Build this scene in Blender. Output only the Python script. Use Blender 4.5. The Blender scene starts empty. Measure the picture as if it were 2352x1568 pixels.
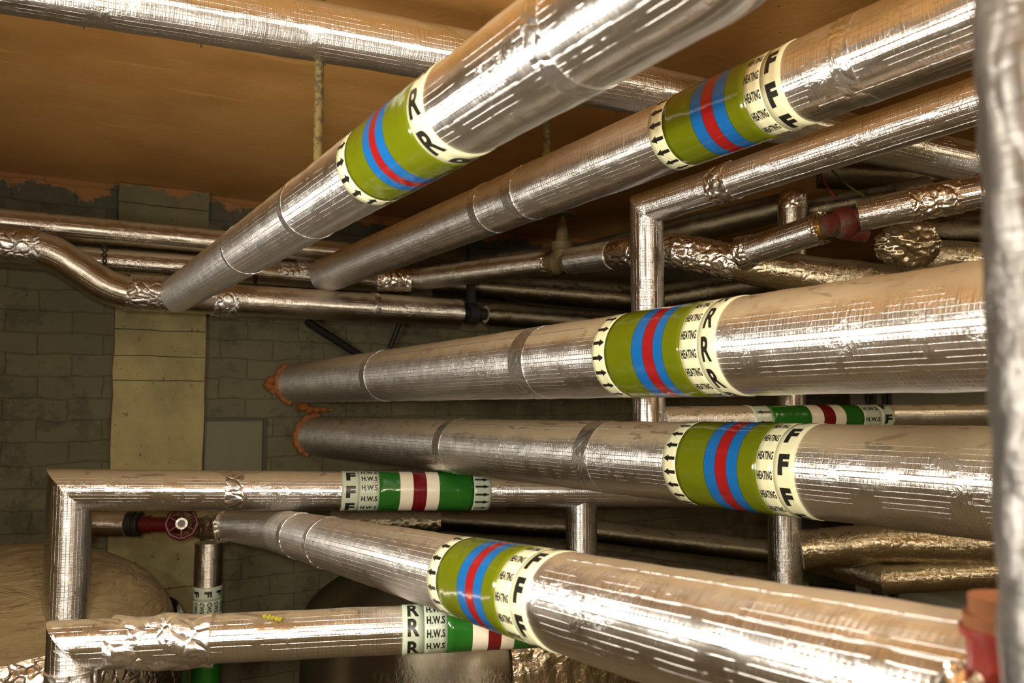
import bpy, bmesh, math, random
from mathutils import Vector, Matrix, noise
random.seed(7)
R = math.radians
V = Vector
# ------------------------------------------------------------------ camera, light, exposure
FPX, CX, CY = 1907.0, 1176.0, 784.0
YAW, PITCH = R(30.3), R(3.93)
scn = bpy.context.scene
cam_d = bpy.data.cameras.new('camera'); cam = bpy.data.objects.new('camera', cam_d)
scn.collection.objects.link(cam); scn.camera = cam
cam.location = (0, 0, 0); cam.rotation_euler = (R(90) + PITCH, 0, -YAW)
cam_d.sensor_width = 36; cam_d.lens = 36 * FPX / 2352; cam_d.clip_start = .02
cam_d.dof.use_dof = True; cam_d.dof.focus_distance = 2.1; cam_d.dof.aperture_fstop = 5.0

def light(name, kind, loc, energy, color, size=.1, size_y=None, aim=None, spread=None):
    d = bpy.data.lights.new(name, kind); o = bpy.data.objects.new(name, d)
    scn.collection.objects.link(o); o.location = loc; d.energy = energy; d.color = color
    if kind == 'AREA':
        d.size = size
        if size_y: d.shape = 'RECTANGLE'; d.size_y = size_y
        if spread: d.spread = spread
    else: d.shadow_soft_size = size
    if aim is not None: o.rotation_euler = (V(aim) - V(loc)).to_track_quat('-Z', 'Y').to_euler()
    return o
WARM = (1.0, .80, .52)
light('inspection_lamp', 'POINT', (-.10, -.22, .10), 96, (1.0, .91, .77), size=.05)
light('left_tube_light', 'AREA', (-.42, 1.25, .02), 24, (1.0, .92, .78), size=.9, size_y=.05, aim=(1.2, 1.45, .0))
light('ceiling_fill_light', 'POINT', (.78, -.55, .52), 48, (1.0, .88, .70), size=.10)  # added fill behind the viewer, brightens the ceiling and upper pipes
light('far_tube_light', 'AREA', (3.6, .6, .9), 16, WARM, size=.12, size_y=1.2, aim=(3.4, 1.2, -1.2))
w = bpy.data.worlds.new('world'); scn.world = w; w.use_nodes = True
w.node_tree.nodes['Background'].inputs[0].default_value = (1, .8, .55, 1)
w.node_tree.nodes['Background'].inputs[1].default_value = .02
vs = scn.view_settings; vs.view_transform = 'Standard'; vs.look = 'None'; vs.gamma = 1; vs.exposure = 0.12
vs.use_curve_mapping = False

# ------------------------------------------------------------------ helpers
FWD = V((math.sin(YAW) * math.cos(PITCH), math.cos(YAW) * math.cos(PITCH), math.sin(PITCH)))
RGT = V((math.cos(YAW), -math.sin(YAW), 0)); UPV = RGT.cross(FWD)
def ray(x, y): return FWD + RGT * ((x - CX) / FPX) + UPV * ((CY - y) / FPX)
def at(x, y, z): return ray(x, y) * z                     # a point z metres in front of the viewer
def on_y(x, y, Y): r_ = ray(x, y); return r_ * (Y / r_.y)
def px(p): z = p.dot(FWD); return CX + FPX * p.dot(RGT) / z, CY - FPX * p.dot(UPV) / z
COL = scn.collection

def empty(name, loc, label=None, cat=None, group=None):
    o = bpy.data.objects.new(name, None); COL.objects.link(o); o.location = loc; o.empty_display_size = .05
    if label: o['label'] = label
    if cat: o['category'] = cat
    if group: o['group'] = group
    return o
def root_of(o):
    while o.parent: o = o.parent
    return o
def mesh_obj(name, bm, mats, parent=None, smooth=True, label=None):
    me = bpy.data.meshes.new(name)
    if parent is not None:
        off = root_of(parent).location
        bmesh.ops.translate(bm, verts=bm.verts, vec=-off)
    bm.normal_update()
    bm.to_mesh(me); bm.free()
    for m in (mats if isinstance(mats, (list, tuple)) else [mats]): me.materials.append(m)
    if smooth:
        for p in me.polygons: p.use_smooth = True
    o = bpy.data.objects.new(name, me); COL.objects.link(o)
    if parent is not None: o.parent = parent
    if label: o['label'] = label
    return o
def structure(name, bm, m, smooth=False):
    o = mesh_obj(name, bm, m, smooth=smooth); o['kind'] = 'structure'; return o
def box(bm, lo, hi):
    lo, hi = V(lo), V(hi)
    vs_ = [bm.verts.new((x, y, z)) for x in (lo.x, hi.x) for y in (lo.y, hi.y) for z in (lo.z, hi.z)]
    for f in ((0, 1, 3, 2), (4, 6, 7, 5), (0, 4, 5, 1), (2, 3, 7, 6), (0, 2, 6, 4), (1, 5, 7, 3)):
        bm.faces.new([vs_[i] for i in f])
    return bm

def frame_of(d, ref=None):
    d = d.normalized()
    a = ref if ref is not None else (V((0, 0, 1)) if abs(d.z) < .9 else V((0, 1, 0)))
    e = (a - d * a.dot(d)).normalized()
    return e, d.cross(e)

def fillet(pts, rad, n=7):
    out = [pts[0]]
    for i in range(1, len(pts) - 1):
        p, a, b = pts[i], pts[i - 1], pts[i + 1]
        u, v_ = (a - p), (b - p)
        k = min(rad, u.length * .45, v_.length * .45)
        s, e = p + u.normalized() * k, p + v_.normalized() * k
        for j in range(n + 1):
            t = j / n; out.append(s * (1 - t) ** 2 + p * 2 * t * (1 - t) + e * t * t)
    return out + [pts[-1]]

def tube(bm, pts, rad, seg=48, step=.02, amp=0.0, wl=.05, caps=True, bend=0.0, crumple=0.0, seed=0.0, mat=0, flare=None):
    """sweep a round section along pts; sharp corners are mitred, bend>0 rounds them; UV = metres along / around"""
    pts = [V(p) for p in pts]
    rs = list(rad) if isinstance(rad, (list, tuple)) else [rad] * len(pts)
    if bend > 0 and len(pts) > 2:
        pts = fillet(pts, bend); rs = [rs[0]] * len(pts)
    uvl = bm.loops.layers.uv.verify()
    rings = []          # (centre, normal plane, radius, arclength, e1, e2, d, corner)
    e1 = None; s = 0.0
    n = len(pts)
    for i in range(n - 1):
        d = (pts[i + 1] - pts[i]); L = d.length; d.normalize()
        if e1 is None: e1 = frame_of(d)[0]
        else:
            q = pd.rotation_difference(d); e1 = (q @ e1); e1 = (e1 - d * e1.dot(d)).normalized()
        e2 = d.cross(e1)
        k = max(1, int(round(L / step)))
        for j in range(k + 1):
            if j == 0 and i > 0: continue
            t = j / k; c = pts[i].lerp(pts[i + 1], t)
            nrm = d; corner = False
            if j == k and i < n - 2:
                d2 = (pts[i + 2] - pts[i + 1]).normalized(); nrm = (d + d2).normalized(); corner = d.dot(d2) < .93
            rings.append((c, nrm, rs[i] * (1 - t) + rs[i + 1] * t, s + L * t, e1.copy(), e2.copy(), d.copy(), corner))
        s += L; pd = d
    vr = []
    off = V((seed * 7.3, seed * 3.1, seed * 5.7))
    for (c, nrm, r_, sl, a, b, d, corner) in rings:
        row = []
        for j in range(seg):
            th = 2 * math.pi * j / seg
            o = a * math.cos(th) + b * math.sin(th)
            rr = r_
            if amp or crumple:
                q = (c + o * r_)
                if amp: rr += amp * noise.noise(q / wl + off)
                if crumple:
                    f_ = 1 - 2 * abs(noise.noise(q / .022 + off)); g = 1 - 2 * abs(noise.noise(q / .009 + off * 2))
                    rr += crumple * (f_ * .8 + g * .4 - .5)
            p = o * rr
            dn = d.dot(nrm)
            p = p - d * (p.dot(nrm) / dn)          # slide along the pipe onto the mitre plane
            row.append(bm.verts.new(c + p))
        vr.append(row)
    for i in range(len(vr) - 1):
        s0, s1 = rings[i][3], rings[i + 1][3]; ru = rings[i][2]
        for j in range(seg):
            k = (j + 1) % seg
            f = bm.faces.new((vr[i][j], vr[i][k], vr[i + 1][k], vr[i + 1][j])); f.smooth = True; f.material_index = mat
            v0, v1 = j / seg * 2 * math.pi * ru, (j + 1) / seg * 2 * math.pi * ru
            for lp, uv in zip(f.loops, ((s0, v0), (s0, v1), (s1, v1), (s1, v0))): lp[uvl].uv = (uv[0] + seed, uv[1])
    for i, rg in enumerate(rings):
        if rg[7]:
            for j in range(seg):
                e = bm.edges.get((vr[i][j], vr[i][(j + 1) % seg]))
                if e: e.smooth = False
    if caps:
        for row, c, sg in ((vr[0], rings[0][0], -1), (vr[-1], rings[-1][0], 1)):
            for j in range(seg):
                e = bm.edges.get((row[j], row[(j + 1) % seg]))
                if e: e.smooth = False
            f = bm.faces.new(row if sg > 0 else row[::-1]); f.material_index = mat; f.smooth = False
            for lp in f.loops:
                q = lp.vert.co - c; lp[uvl].uv = (q.x + q.y, q.z)
    return bm

def lathe(bm, origin, axis, prof, seg=32, mat=0, uvs=True):
    """prof: list of (height along axis, radius)"""
    o = V(origin); a = V(axis).normalized(); e1, e2 = frame_of(a)
    uvl = bm.loops.layers.uv.verify()
    rows = []
    for h, r_ in prof:
        if r_ < 1e-6: rows.append([bm.verts.new(o + a * h)])
        else: rows.append([bm.verts.new(o + a * h + (e1 * math.cos(2 * math.pi * j / seg) + e2 * math.sin(2 * math.pi * j / seg)) * r_) for j in range(seg)])
    for i in range(len(rows) - 1):
        A, B = rows[i], rows[i + 1]
        for j in range(seg):
            k = (j + 1) % seg
            if len(A) == 1 and len(B) == 1: continue
            if len(A) == 1: vs_ = (A[0], B[k], B[j])
            elif len(B) == 1: vs_ = (A[j], A[k], B[0])
            else: vs_ = (A[j], A[k], B[k], B[j])
            f = bm.faces.new(vs_); f.smooth = True; f.material_index = mat
            for lp in f.loops:
                q = lp.vert.co - o; lp[uvl].uv = (q.dot(a), math.atan2(q.dot(e2), q.dot(e1)) * max(prof[i][1], .01))
    for i in range(1, len(prof) - 1):      # sharp profile corners
        a0 = V((prof[i][0] - prof[i-1][0], prof[i][1] - prof[i-1][1])); a1 = V((prof[i+1][0] - prof[i][0], prof[i+1][1] - prof[i][1]))
        if a0.length and a1.length and a0.normalized().dot(a1.normalized()) < .75 and len(rows[i]) > 1:
            for j in range(seg):
                e = bm.edges.get((rows[i][j], rows[i][(j + 1) % seg]))
                if e: e.smooth = False
    return bm

# ------------------------------------------------------------------ materials
def srgb(r_, g, b): return tuple((c / 255 / 12.92 if c / 255 <= .04045 else ((c / 255 + .055) / 1.055) ** 2.4) for c in (r_, g, b)) + (1,)
class N:
    def __init__(s, name):
        s.m = bpy.data.materials.new(name); s.m.use_nodes = True; s.t = s.m.node_tree
        s.b = s.t.nodes['Principled BSDF']; s.out = s.t.nodes['Material Output']
    def n(s, typ, **kw):
        nd = s.t.nodes.new(typ)
        ins = kw.pop('ins', {})
        for k, v_ in kw.items(): setattr(nd, k, v_)
        for k, v_ in ins.items():
            if isinstance(v_, bpy.types.NodeSocket): s.t.links.new(v_, nd.inputs[k])
            else: nd.inputs[k].default_value = v_
        return nd
    def math(s, op, a, b=None, c=None, clamp=False):
        nd = s.t.nodes.new('ShaderNodeMath'); nd.operation = op; nd.use_clamp = clamp
        for i, v_ in enumerate((a, b, c)):
            if v_ is None: continue
            if isinstance(v_, bpy.types.NodeSocket): s.t.links.new(v_, nd.inputs[i])
            else: nd.inputs[i].default_value = v_
        return nd.outputs[0]
    def noise(s, vec, scale, detail=3, rough=.5, dist=0):
        return s.n('ShaderNodeTexNoise', ins={'Vector': vec, 'Scale': scale, 'Detail': detail, 'Roughness': rough, 'Distortion': dist}).outputs[0]
    def map(s, vec, scale): return s.n('ShaderNodeMapping', ins={'Vector': vec, 'Scale': scale}).outputs[0]
    def range(s, v_, a, b, c=0., d=1.):
        return s.n('ShaderNodeMapRange', interpolation_type='SMOOTHSTEP', ins={'Value': v_, 'From Min': a, 'From Max': b, 'To Min': c, 'To Max': d}).outputs[0]
    def mix(s, f, a, b):
        nd = s.n('ShaderNodeMix', data_type='RGBA')
        for i, v_ in ((0, f), (6, a), (7, b)):
            if isinstance(v_, bpy.types.NodeSocket): s.t.links.new(v_, nd.inputs[i])
            else: nd.inputs[i].default_value = v_
        return nd.outputs[2]
    def link(s, a, b): s.t.links.new(a, s.b.inputs[b])
    def set(s, **kw):
        for k, v_ in kw.items(): s.b.inputs[k.replace('_', ' ')].default_value = v_

def foil(name, base=(.78, .77, .77, 1), rough=.31, scrim=1.0, ripple=1.0, crinkle=1.0, wave=1.0, dust=0.0, dust_lo=.35, dust_hi=.8, dustcol=(.45, .36, .23, 1), aniso=.95, tarnish=.3):
    m = N(name); tc = m.n('ShaderNodeTexCoord'); uv = tc.outputs['UV']; ob = tc.outputs['Object']
    sp = m.n('ShaderNodeSeparateXYZ', ins={'Vector': uv}); u, v_ = sp.outputs[0], sp.outputs[1]
    n_mid = m.noise(ob, 9, 2)
    # scrim threads: thin raised lines in both directions, patchy
    def lines(c, p):
        a = m.math('ABSOLUTE', m.math('SINE', m.math('MULTIPLY', c, math.pi / p)))
        return m.math('POWER', m.math('SUBTRACT', 1.0, a), 6.0)
    patch = m.range(m.noise(ob, 16, 3), .34, .52)
    sc = m.math('MULTIPLY', m.math('MAXIMUM', lines(u, .0085), lines(v_, .011)), patch)
    # ripples running round the pipe
    rp = m.noise(m.map(uv, (260, 14, 1)), 1.0, 4, .62)
    rp2 = m.noise(m.map(uv, (70, 5, 1)), 1.0, 3, .6)
    cr = m.noise(ob, 55, 4, .6, .8)
    cr2 = m.n('ShaderNodeTexVoronoi', feature='DISTANCE_TO_EDGE', ins={'Vector': m.n('ShaderNodeVectorMath', operation='ADD', ins={0: ob, 1: m.n('ShaderNodeVectorMath', operation='SCALE', ins={0: m.n('ShaderNodeTexNoise', ins={'Vector': ob, 'Scale': 14.0}).outputs[1], 'Scale': .06}).outputs[0]}).outputs[0], 'Scale': 26.0}).outputs['Distance']
    wv = m.noise(ob, 12, 2)
    crp = m.range(m.noise(ob, 5.5, 2), .45, .65)
    h = m.math('MULTIPLY', sc, .0005 * scrim)
    h = m.math('ADD', h, m.math('MULTIPLY', rp, .0015 * ripple))
    h = m.math('ADD', h, m.math('MULTIPLY', rp2, .0018 * ripple))
    h = m.math('ADD', h, m.math('MULTIPLY', m.math('MULTIPLY', cr, crp), .0026 * crinkle))
    h = m.math('ADD', h, m.math('MULTIPLY', m.math('MINIMUM', cr2, .2), .02 * max(0, crinkle - 1)))
    h = m.math('ADD', h, m.math('MULTIPLY', wv, .0028 * wave))
    bp = m.n('ShaderNodeBump', ins={'Strength': 1.0, 'Distance': 1.0, 'Height': h})
    m.link(bp.outputs[0], 'Normal')
    dark = tuple(c * .55 for c in base[:3]) + (1,)
    col = m.mix(m.math('MULTIPLY', m.range(m.noise(m.map(uv, (14, 30, 1)), 1, 5, .7), .45, .75), tarnish), base, dark)
    m.link(col, 'Base Color')
    m.set(Metallic=1.0)
    ro = m.math('ADD', m.math('MULTIPLY', m.noise(ob, 30, 4, .7), .16), rough - .08)
    m.link(ro, 'Roughness')
    if aniso:
        tg = m.n('ShaderNodeTangent', direction_type='UV_MAP'); m.link(tg.outputs[0], 'Tangent'); m.set(Anisotropic=aniso)
    if dust > 0:
        g = m.n('ShaderNodeNewGeometry'); nz = m.n('ShaderNodeSeparateXYZ', ins={'Vector': g.outputs['Normal']}).outputs[2]
        nn = m.math('ADD', nz, m.math('MULTIPLY', m.math('SUBTRACT', m.noise(ob, 18, 5, .7), .5), .45))
        f = m.range(nn, dust_lo, dust_hi, 0, dust)
        wipe = m.range(m.noise(m.map(uv, (9, 22, 1)), 1, 2, .5, 1.2), .60, .66, 1, .45)
        f = m.math('MULTIPLY', f, wipe)
        db = m.n('ShaderNodeBsdfDiffuse', ins={'Color': m.mix(m.noise(ob, 40, 4), tuple(c * .8 for c in dustcol[:3]) + (1,), dustcol)})
        mx = m.n('ShaderNodeMixShader', ins={0: f, 1: m.b.outputs[0], 2: db.outputs[0]})
        m.t.links.new(mx.outputs[0], m.out.inputs[0])
    return m.m

F_MAIN = foil('foil_main', dust=.75, dust_lo=.30, dust_hi=.62)
F_CLEAN = foil('foil_clean', dust=.5, dust_lo=.7, dust_hi=1.0)
F_FAR = foil('foil_far', base=(.70, .65, .57, 1), rough=.36, scrim=.6, dust=.8, dust_lo=.3, dust_hi=.7)
F_SHADED = foil('foil_shaded', base=(.24, .20, .13, 1), rough=.55, scrim=.3, dust=.8, dust_lo=.2, dust_hi=.6, dustcol=(.16, .13, .08, 1))  # shaded copy of the foil: background dimness put into base and dust colour
F_TAPE = foil('foil_tape', rough=.3, scrim=0, ripple=.8, crinkle=1.3, wave=1.3, aniso=.6, dust=.4, dust_lo=.6, dust_hi=1)
F_CRUMP = foil('foil_crumpled', base=(.82, .77, .70, 1), rough=.22, scrim=0, ripple=.5, crinkle=1.6, wave=2, aniso=0, dust=.35, dust_lo=.6, dust_hi=1.0)
F_SOFT = foil('foil_creased', rough=.36, scrim=.3, crinkle=1.7, wave=2, aniso=.6, dust=.5, dust_lo=.6, dust_hi=1.0)
F_DULL = foil('foil_dull', base=(.32, .31, .30, 1), rough=.42, scrim=.3, crinkle=1.2, wave=1.5, aniso=.5, tarnish=.6)
F_PATCH = foil('foil_patch', base=(.74, .66, .52, 1), rough=.28, scrim=0, crinkle=1.4, aniso=0, dust=.6, dust_lo=.5, dust_hi=.9, dustcol=(.34, .28, .18, 1))
F_GOLD = foil('foil_golden', base=(.58, .50, .35, 1), rough=.28, scrim=.4, crinkle=1.2, dust=.6, dust_lo=.3, dust_hi=.8, dustcol=(.24, .19, .11, 1))
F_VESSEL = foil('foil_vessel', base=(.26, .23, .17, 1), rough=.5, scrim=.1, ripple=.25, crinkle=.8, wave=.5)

def plain(name, col, rough=.5, metal=0, bump=0, bscale=60, var=.15, coat=0, spots=None):
    m = N(name); ob = m.n('ShaderNodeTexCoord').outputs['Object']
    n1 = m.noise(ob, bscale * .5, 4, .6)
    c2 = tuple(c * (1 - var) for c in col[:3]) + (1,)
    c = m.mix(n1, col, c2)
    if spots: c = m.mix(m.range(m.noise(ob, spots[1], 5, .65), spots[2], spots[2] + .06), c, spots[0])
    m.link(c, 'Base Color'); m.set(Roughness=rough, Metallic=metal, Coat_Weight=coat)
    if bump:
        m.link(m.n('ShaderNodeBump', ins={'Strength': 1.0, 'Distance': 1.0, 'Height': m.math('MULTIPLY', m.noise(ob, bscale, 4, .6), bump)}).outputs[0], 'Normal')
    return m.m
def vinyl(name, col, rough=.13):
    m = N(name); ob = m.n('ShaderNodeTexCoord').outputs['Object']
    m.link(m.mix(m.noise(ob, 20, 4, .6), col, tuple(c * .86 for c in col[:3]) + (1,)), 'Base Color')
    m.set(Roughness=rough, Specular_IOR_Level=.5)
    m.link(m.n('ShaderNodeBump', ins={'Strength': 1.0, 'Distance': 1.0, 'Height': m.math('ADD', m.math('MULTIPLY', m.noise(ob, 14, 2), .004), m.math('MULTIPLY', m.noise(ob, 90, 3), .0002))}).outputs[0], 'Normal')
    return m.m
M_OLIVE = vinyl('vinyl_olive', srgb(98, 108, 12)); M_BLUE = vinyl('vinyl_blue', srgb(24, 98, 170)); M_RED = vinyl('vinyl_red', srgb(150, 28, 28))
M_CREAM = vinyl('vinyl_cream', srgb(228, 228, 190), .2); M_GREYCREAM = vinyl('vinyl_pale_grey', srgb(188, 200, 180), .3)
M_GREEN = vinyl('vinyl_green', srgb(32, 98, 28)); M_MAROON = vinyl('vinyl_maroon', srgb(104, 18, 22)); M_WHITE = vinyl('vinyl_white', srgb(226, 220, 200), .3)
M_INK = plain('black_ink', (.012, .012, .01, 1), .35)
M_LINE = M_INK
M_BLACK = plain('black_iron', (.018, .016, .012, 1), .6, bump=.0008)
M_ROD = plain('corroded_rod', srgb(120, 104, 52), .75, bump=.001, bscale=120, var=.5, spots=(srgb(70, 62, 40), 60, .5))
M_REDPAINT = plain('worn_red_paint', srgb(98, 34, 20), .6, bump=.0015, bscale=50, var=.5, spots=(srgb(74, 60, 40), 18, .5))
M_DARKRED = plain('dark_red_paint', srgb(92, 14, 16), .4, bump=.0008, var=.4)
M_BRASS = plain('old_brass', srgb(170, 135, 60), .35, metal=.9, bump=.001, var=.4)
M_BRONZE = plain('dusty_bronze', srgb(120, 105, 68), .65, metal=.3, bump=.001, var=.4)
M_FOAM = plain('orange_foam', srgb(160, 98, 42), .7, bump=.004, bscale=45, var=.4)
M_YELLOW = plain('yellow_insulation', srgb(150, 140, 40), .9, bump=.004, bscale=90, var=.4)
M_WIRE_YG = plain('yellow_green_wire', srgb(76, 90, 14), .5)
M_WIRE_RED = plain('red_wire', srgb(120, 20, 14), .5)
M_GREY = plain('grey_cabinet', srgb(150, 148, 128), .5, var=.1)

def cloth_mat():
    m = N('dusty_cloth_wrap'); ob = m.n('ShaderNodeTexCoord').outputs['Object']
    m.link(m.mix(m.noise(ob, 7, 5, .6), srgb(164, 146, 106), srgb(128, 110, 76)), 'Base Color'); m.set(Roughness=.9)
    h = m.math('ADD', m.math('MULTIPLY', m.noise(m.map(ob, (6, 6, 26)), 1, 4, .6, 1.5), .02), m.math('MULTIPLY', m.noise(ob, 120, 3), .0006))
    m.link(m.n('ShaderNodeBump', ins={'Strength': 1.0, 'Distance': 1.0, 'Height': h}).outputs[0], 'Normal'); return m.m
M_CLOTH = cloth_mat()

def ceiling_mat():
    m = N('ceiling_board'); ob = m.n('ShaderNodeTexCoord').outputs['Object']
    a = m.noise(ob, 1.6, 5, .6); st = m.noise(m.map(ob, (2.5, 26, 2)), 1, 5, .65, .6)
    c = m.mix(m.range(a, .35, .65), srgb(205, 156, 90), srgb(184, 136, 74))
    c = m.mix(m.math('MULTIPLY', m.range(st, .58, .70), .45), c, srgb(228, 184, 116))
    c = m.mix(m.range(m.noise(ob, 34, 2, .5), .74, .77), c, srgb(70, 46, 24))
    m.link(c, 'Base Color'); m.set(Roughness=.55, Specular_IOR_Level=.35)
    m.link(m.n('ShaderNodeBump', ins={'Strength': 1.0, 'Distance': 1.0, 'Height': m.math('MULTIPLY', m.noise(ob, 40, 4), .0012)}).outputs[0], 'Normal'); return m.m
def brick_mat(name, c1, c2, mort, scale=1.0, spill=True, w_=.225, h_=.082, contrast=.5):
    m = N(name); ob = m.n('ShaderNodeTexCoord').outputs['Object']
    sp = m.n('ShaderNodeSeparateXYZ', ins={'Vector': ob}); 
    wob = m.math('MULTIPLY', m.math('SUBTRACT', m.noise(ob, 6, 4), .5), .05)
    vec = m.n('ShaderNodeCombineXYZ', ins={'X': m.math('ADD', m.math('ADD', sp.outputs[0], sp.outputs[1]), wob), 'Y': m.math('ADD', sp.outputs[2], wob), 'Z': 0.0}).outputs[0]
    bk = m.n('ShaderNodeTexBrick', ins={'Vector': vec, 'Scale': 1.0, 'Mortar Size': .005, 'Mortar Smooth': .9, 'Brick Width': w_, 'Row Height': h_, 'Color1': c1, 'Color2': c2, 'Mortar': mort})
    big = m.noise(ob, 2.2, 5, .65)
    c = m.mix(m.range(big, .35, .7, 0, contrast), bk.outputs[0], tuple(x * .5 for x in c1[:3]) + (1,))
    c = m.mix(m.range(m.noise(ob, 5, 6, .75), .52, .60, 0, .5), c, srgb(58, 52, 32))
    c = m.mix(m.range(m.noise(ob, 26, 5, .75), .64, .68, 0, .8), c, srgb(40, 36, 24))
    if spill:
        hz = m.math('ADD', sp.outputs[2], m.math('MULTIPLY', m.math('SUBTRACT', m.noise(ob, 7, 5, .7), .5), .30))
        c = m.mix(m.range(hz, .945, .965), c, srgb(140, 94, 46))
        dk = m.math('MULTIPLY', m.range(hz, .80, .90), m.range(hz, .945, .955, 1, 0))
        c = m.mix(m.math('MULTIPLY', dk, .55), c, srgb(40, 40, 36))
    m.link(c, 'Base Color'); m.set(Roughness=.75)
    h = m.math('ADD', m.math('MULTIPLY', bk.outputs[1], -.0025), m.math('MULTIPLY', m.noise(ob, 30, 5, .65), .006))
    m.link(m.n('ShaderNodeBump', ins={'Strength': 1.0, 'Distance': 1.0, 'Height': h}).outputs[0], 'Normal'); return m.m
M_CEIL = ceiling_mat()
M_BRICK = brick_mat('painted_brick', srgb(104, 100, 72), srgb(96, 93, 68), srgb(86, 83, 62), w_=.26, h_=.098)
M_SIDE = brick_mat('side_brick', srgb(150, 132, 92), srgb(132, 118, 84), srgb(104, 92, 66), spill=False)
def pillar_mat():
    m = N('pillar_plaster'); ob = m.n('ShaderNodeTexCoord').outputs['Object']
    c = m.mix(m.range(m.noise(ob, 3, 5, .65), .3, .7), srgb(166, 154, 104), srgb(134, 124, 84))
    c = m.mix(m.range(m.noise(m.map(ob, (26, 1, 20)), 1, 6, .85), .61, .64), c, srgb(50, 42, 26))
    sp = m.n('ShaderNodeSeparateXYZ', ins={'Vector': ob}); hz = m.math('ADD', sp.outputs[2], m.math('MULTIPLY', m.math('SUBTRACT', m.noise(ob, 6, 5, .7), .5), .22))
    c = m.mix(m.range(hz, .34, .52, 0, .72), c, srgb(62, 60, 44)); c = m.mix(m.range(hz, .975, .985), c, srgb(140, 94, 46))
    m.link(c, 'Base Color'); m.set(Roughness=.8)
    m.link(m.n('ShaderNodeBump', ins={'Strength': 1.0, 'Distance': 1.0, 'Height': m.math('MULTIPLY', m.noise(ob, 26, 5, .7), .006)}).outputs[0], 'Normal'); return m.m
M_PILLAR = pillar_mat()
M_FLOOR = plain('concrete_floor', srgb(110, 98, 74), .8, bump=.003, bscale=20, var=.3)

# ------------------------------------------------------------------ setting
YW, ZC, ZF = 4.25, 1.0, -1.5
X0, X1, Y0 = -1.4, 5.6, -2.2
structure('ceiling', box(bmesh.new(), (X0, Y0, ZC), (X1, YW + .1, ZC + .1)), M_CEIL)
structure('floor', box(bmesh.new(), (X0, Y0, ZF - .1), (X1, YW + .1, ZF)), M_FLOOR)
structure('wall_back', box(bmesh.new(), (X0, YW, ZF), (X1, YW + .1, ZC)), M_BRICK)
structure('wall_left', box(bmesh.new(), (X0 - .1, Y0, ZF), (X0, YW, ZC)), M_SIDE)
structure('wall_right', box(bmesh.new(), (X1, Y0, ZF), (X1 + .1, YW, ZC)), M_SIDE)
structure('wall_front', box(bmesh.new(), (X0, Y0 - .1, ZF), (X1, Y0, ZC)), M_SIDE)
# pillar standing proud of the back wall, in stacked blocks
def rough_box(bm, lo, hi, amp=.006, n=(6, 2, 10)):
    b2 = bmesh.new(); box(b2, lo, hi)
    bmesh.ops.subdivide_edges(b2, edges=b2.edges, cuts=7, use_grid_fill=True)
    for v_ in b2.verts: v_.co += noise.noise_vector(v_.co * 9) * amp
    me = bpy.data.meshes.new('t'); b2.to_mesh(me); b2.free(); bm.from_mesh(me); bpy.data.meshes.remove(me); return bm
b = bmesh.new(); zz = ZF
for h in (.62, .46, .5, .115, .12, .2, .18, .21, .11):
    top = min(zz + h, ZC - .005); rough_box(b, (.34, YW - .075, zz + .004), (.735, YW + .02, top), .005); zz += h
    if zz > ZC: break
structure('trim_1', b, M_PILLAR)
# service panel frame on the wall beside the pillar
b = bmesh.new(); px0, px1, pt, pb = .74, 1.045, -.095, -.62
for lo, hi in (((px0, YW - .03, pt - .014), (px1, YW, pt)), ((px1 - .016, YW - .03, pb), (px1, YW, pt - .014)), ((px0, YW - .03, pb), (px0 + .012, YW, pt - .014))): box(b, lo, hi)
pn = empty('wall_panel', (px0, YW, pb), 'flat grey painted panel with a dark frame on the brick wall beside the pillar', 'panel')
mesh_obj('panel_frame', b, plain('panel_frame_paint', srgb(62, 60, 46), .6), pn, smooth=False)
b = box(bmesh.new(), (px0 + .012, YW - .012, pb), (px1 - .016, YW, pt - .014)); mesh_obj('panel_board', b, plain('panel_paint', srgb(112, 110, 80), .6, bump=.002, bscale=20, var=.2), pn, smooth=False)

# ------------------------------------------------------------------ identification tapes and lettering
GLY = {}
def glyph(text, bold):
    """flat text -> list of polygons (2D), normalised to cap height 1"""
    key = (text, bold)
    if key in GLY: return GLY[key]
    cu = bpy.data.curves.new('t', 'FONT'); cu.body = text; cu.offset = bold; cu.size = 1.0; cu.space_character = 1.0 + bold * 1.2
    cu.resolution_u = 4
    ob = bpy.data.objects.new('t', cu); COL.objects.link(ob)
    dg = bpy.context.evaluated_depsgraph_get(); me = bpy.data.meshes.new_from_object(ob.evaluated_get(dg))
    bm = bmesh.new(); bm.from_mesh(me); bpy.data.meshes.remove(me); bpy.data.objects.remove(ob); bpy.data.curves.remove(cu)
    bmesh.ops.triangulate(bm, faces=bm.faces)
    xs = [v_.co.x for v_ in bm.verts]; ys = [v_.co.y for v_ in bm.verts]
    x0, x1, y0, y1 = min(xs), max(xs), min(ys), max(ys)
    for v_ in bm.verts: v_.co = V(((v_.co.x - (x0 + x1) / 2), (v_.co.y - (y0 + y1) / 2), 0))
    W_, H_ = x1 - x0, y1 - y0
    for k in range(1, 8):
        y = -H_ / 2 + H_ * k / 8
        bmesh.ops.bisect_plane(bm, geom=bm.verts[:] + bm.edges[:] + bm.faces[:], plane_co=(0, y, 0), plane_no=(0, 1, 0))
    bm.verts.ensure_lookup_table(); bm.verts.index_update()
    GLY[key] = ([(v_.co.x / W_, v_.co.y / H_) for v_ in bm.verts], [[v_.index for v_ in f.verts] for f in bm.faces])
    bm.free(); return GLY[key]
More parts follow.
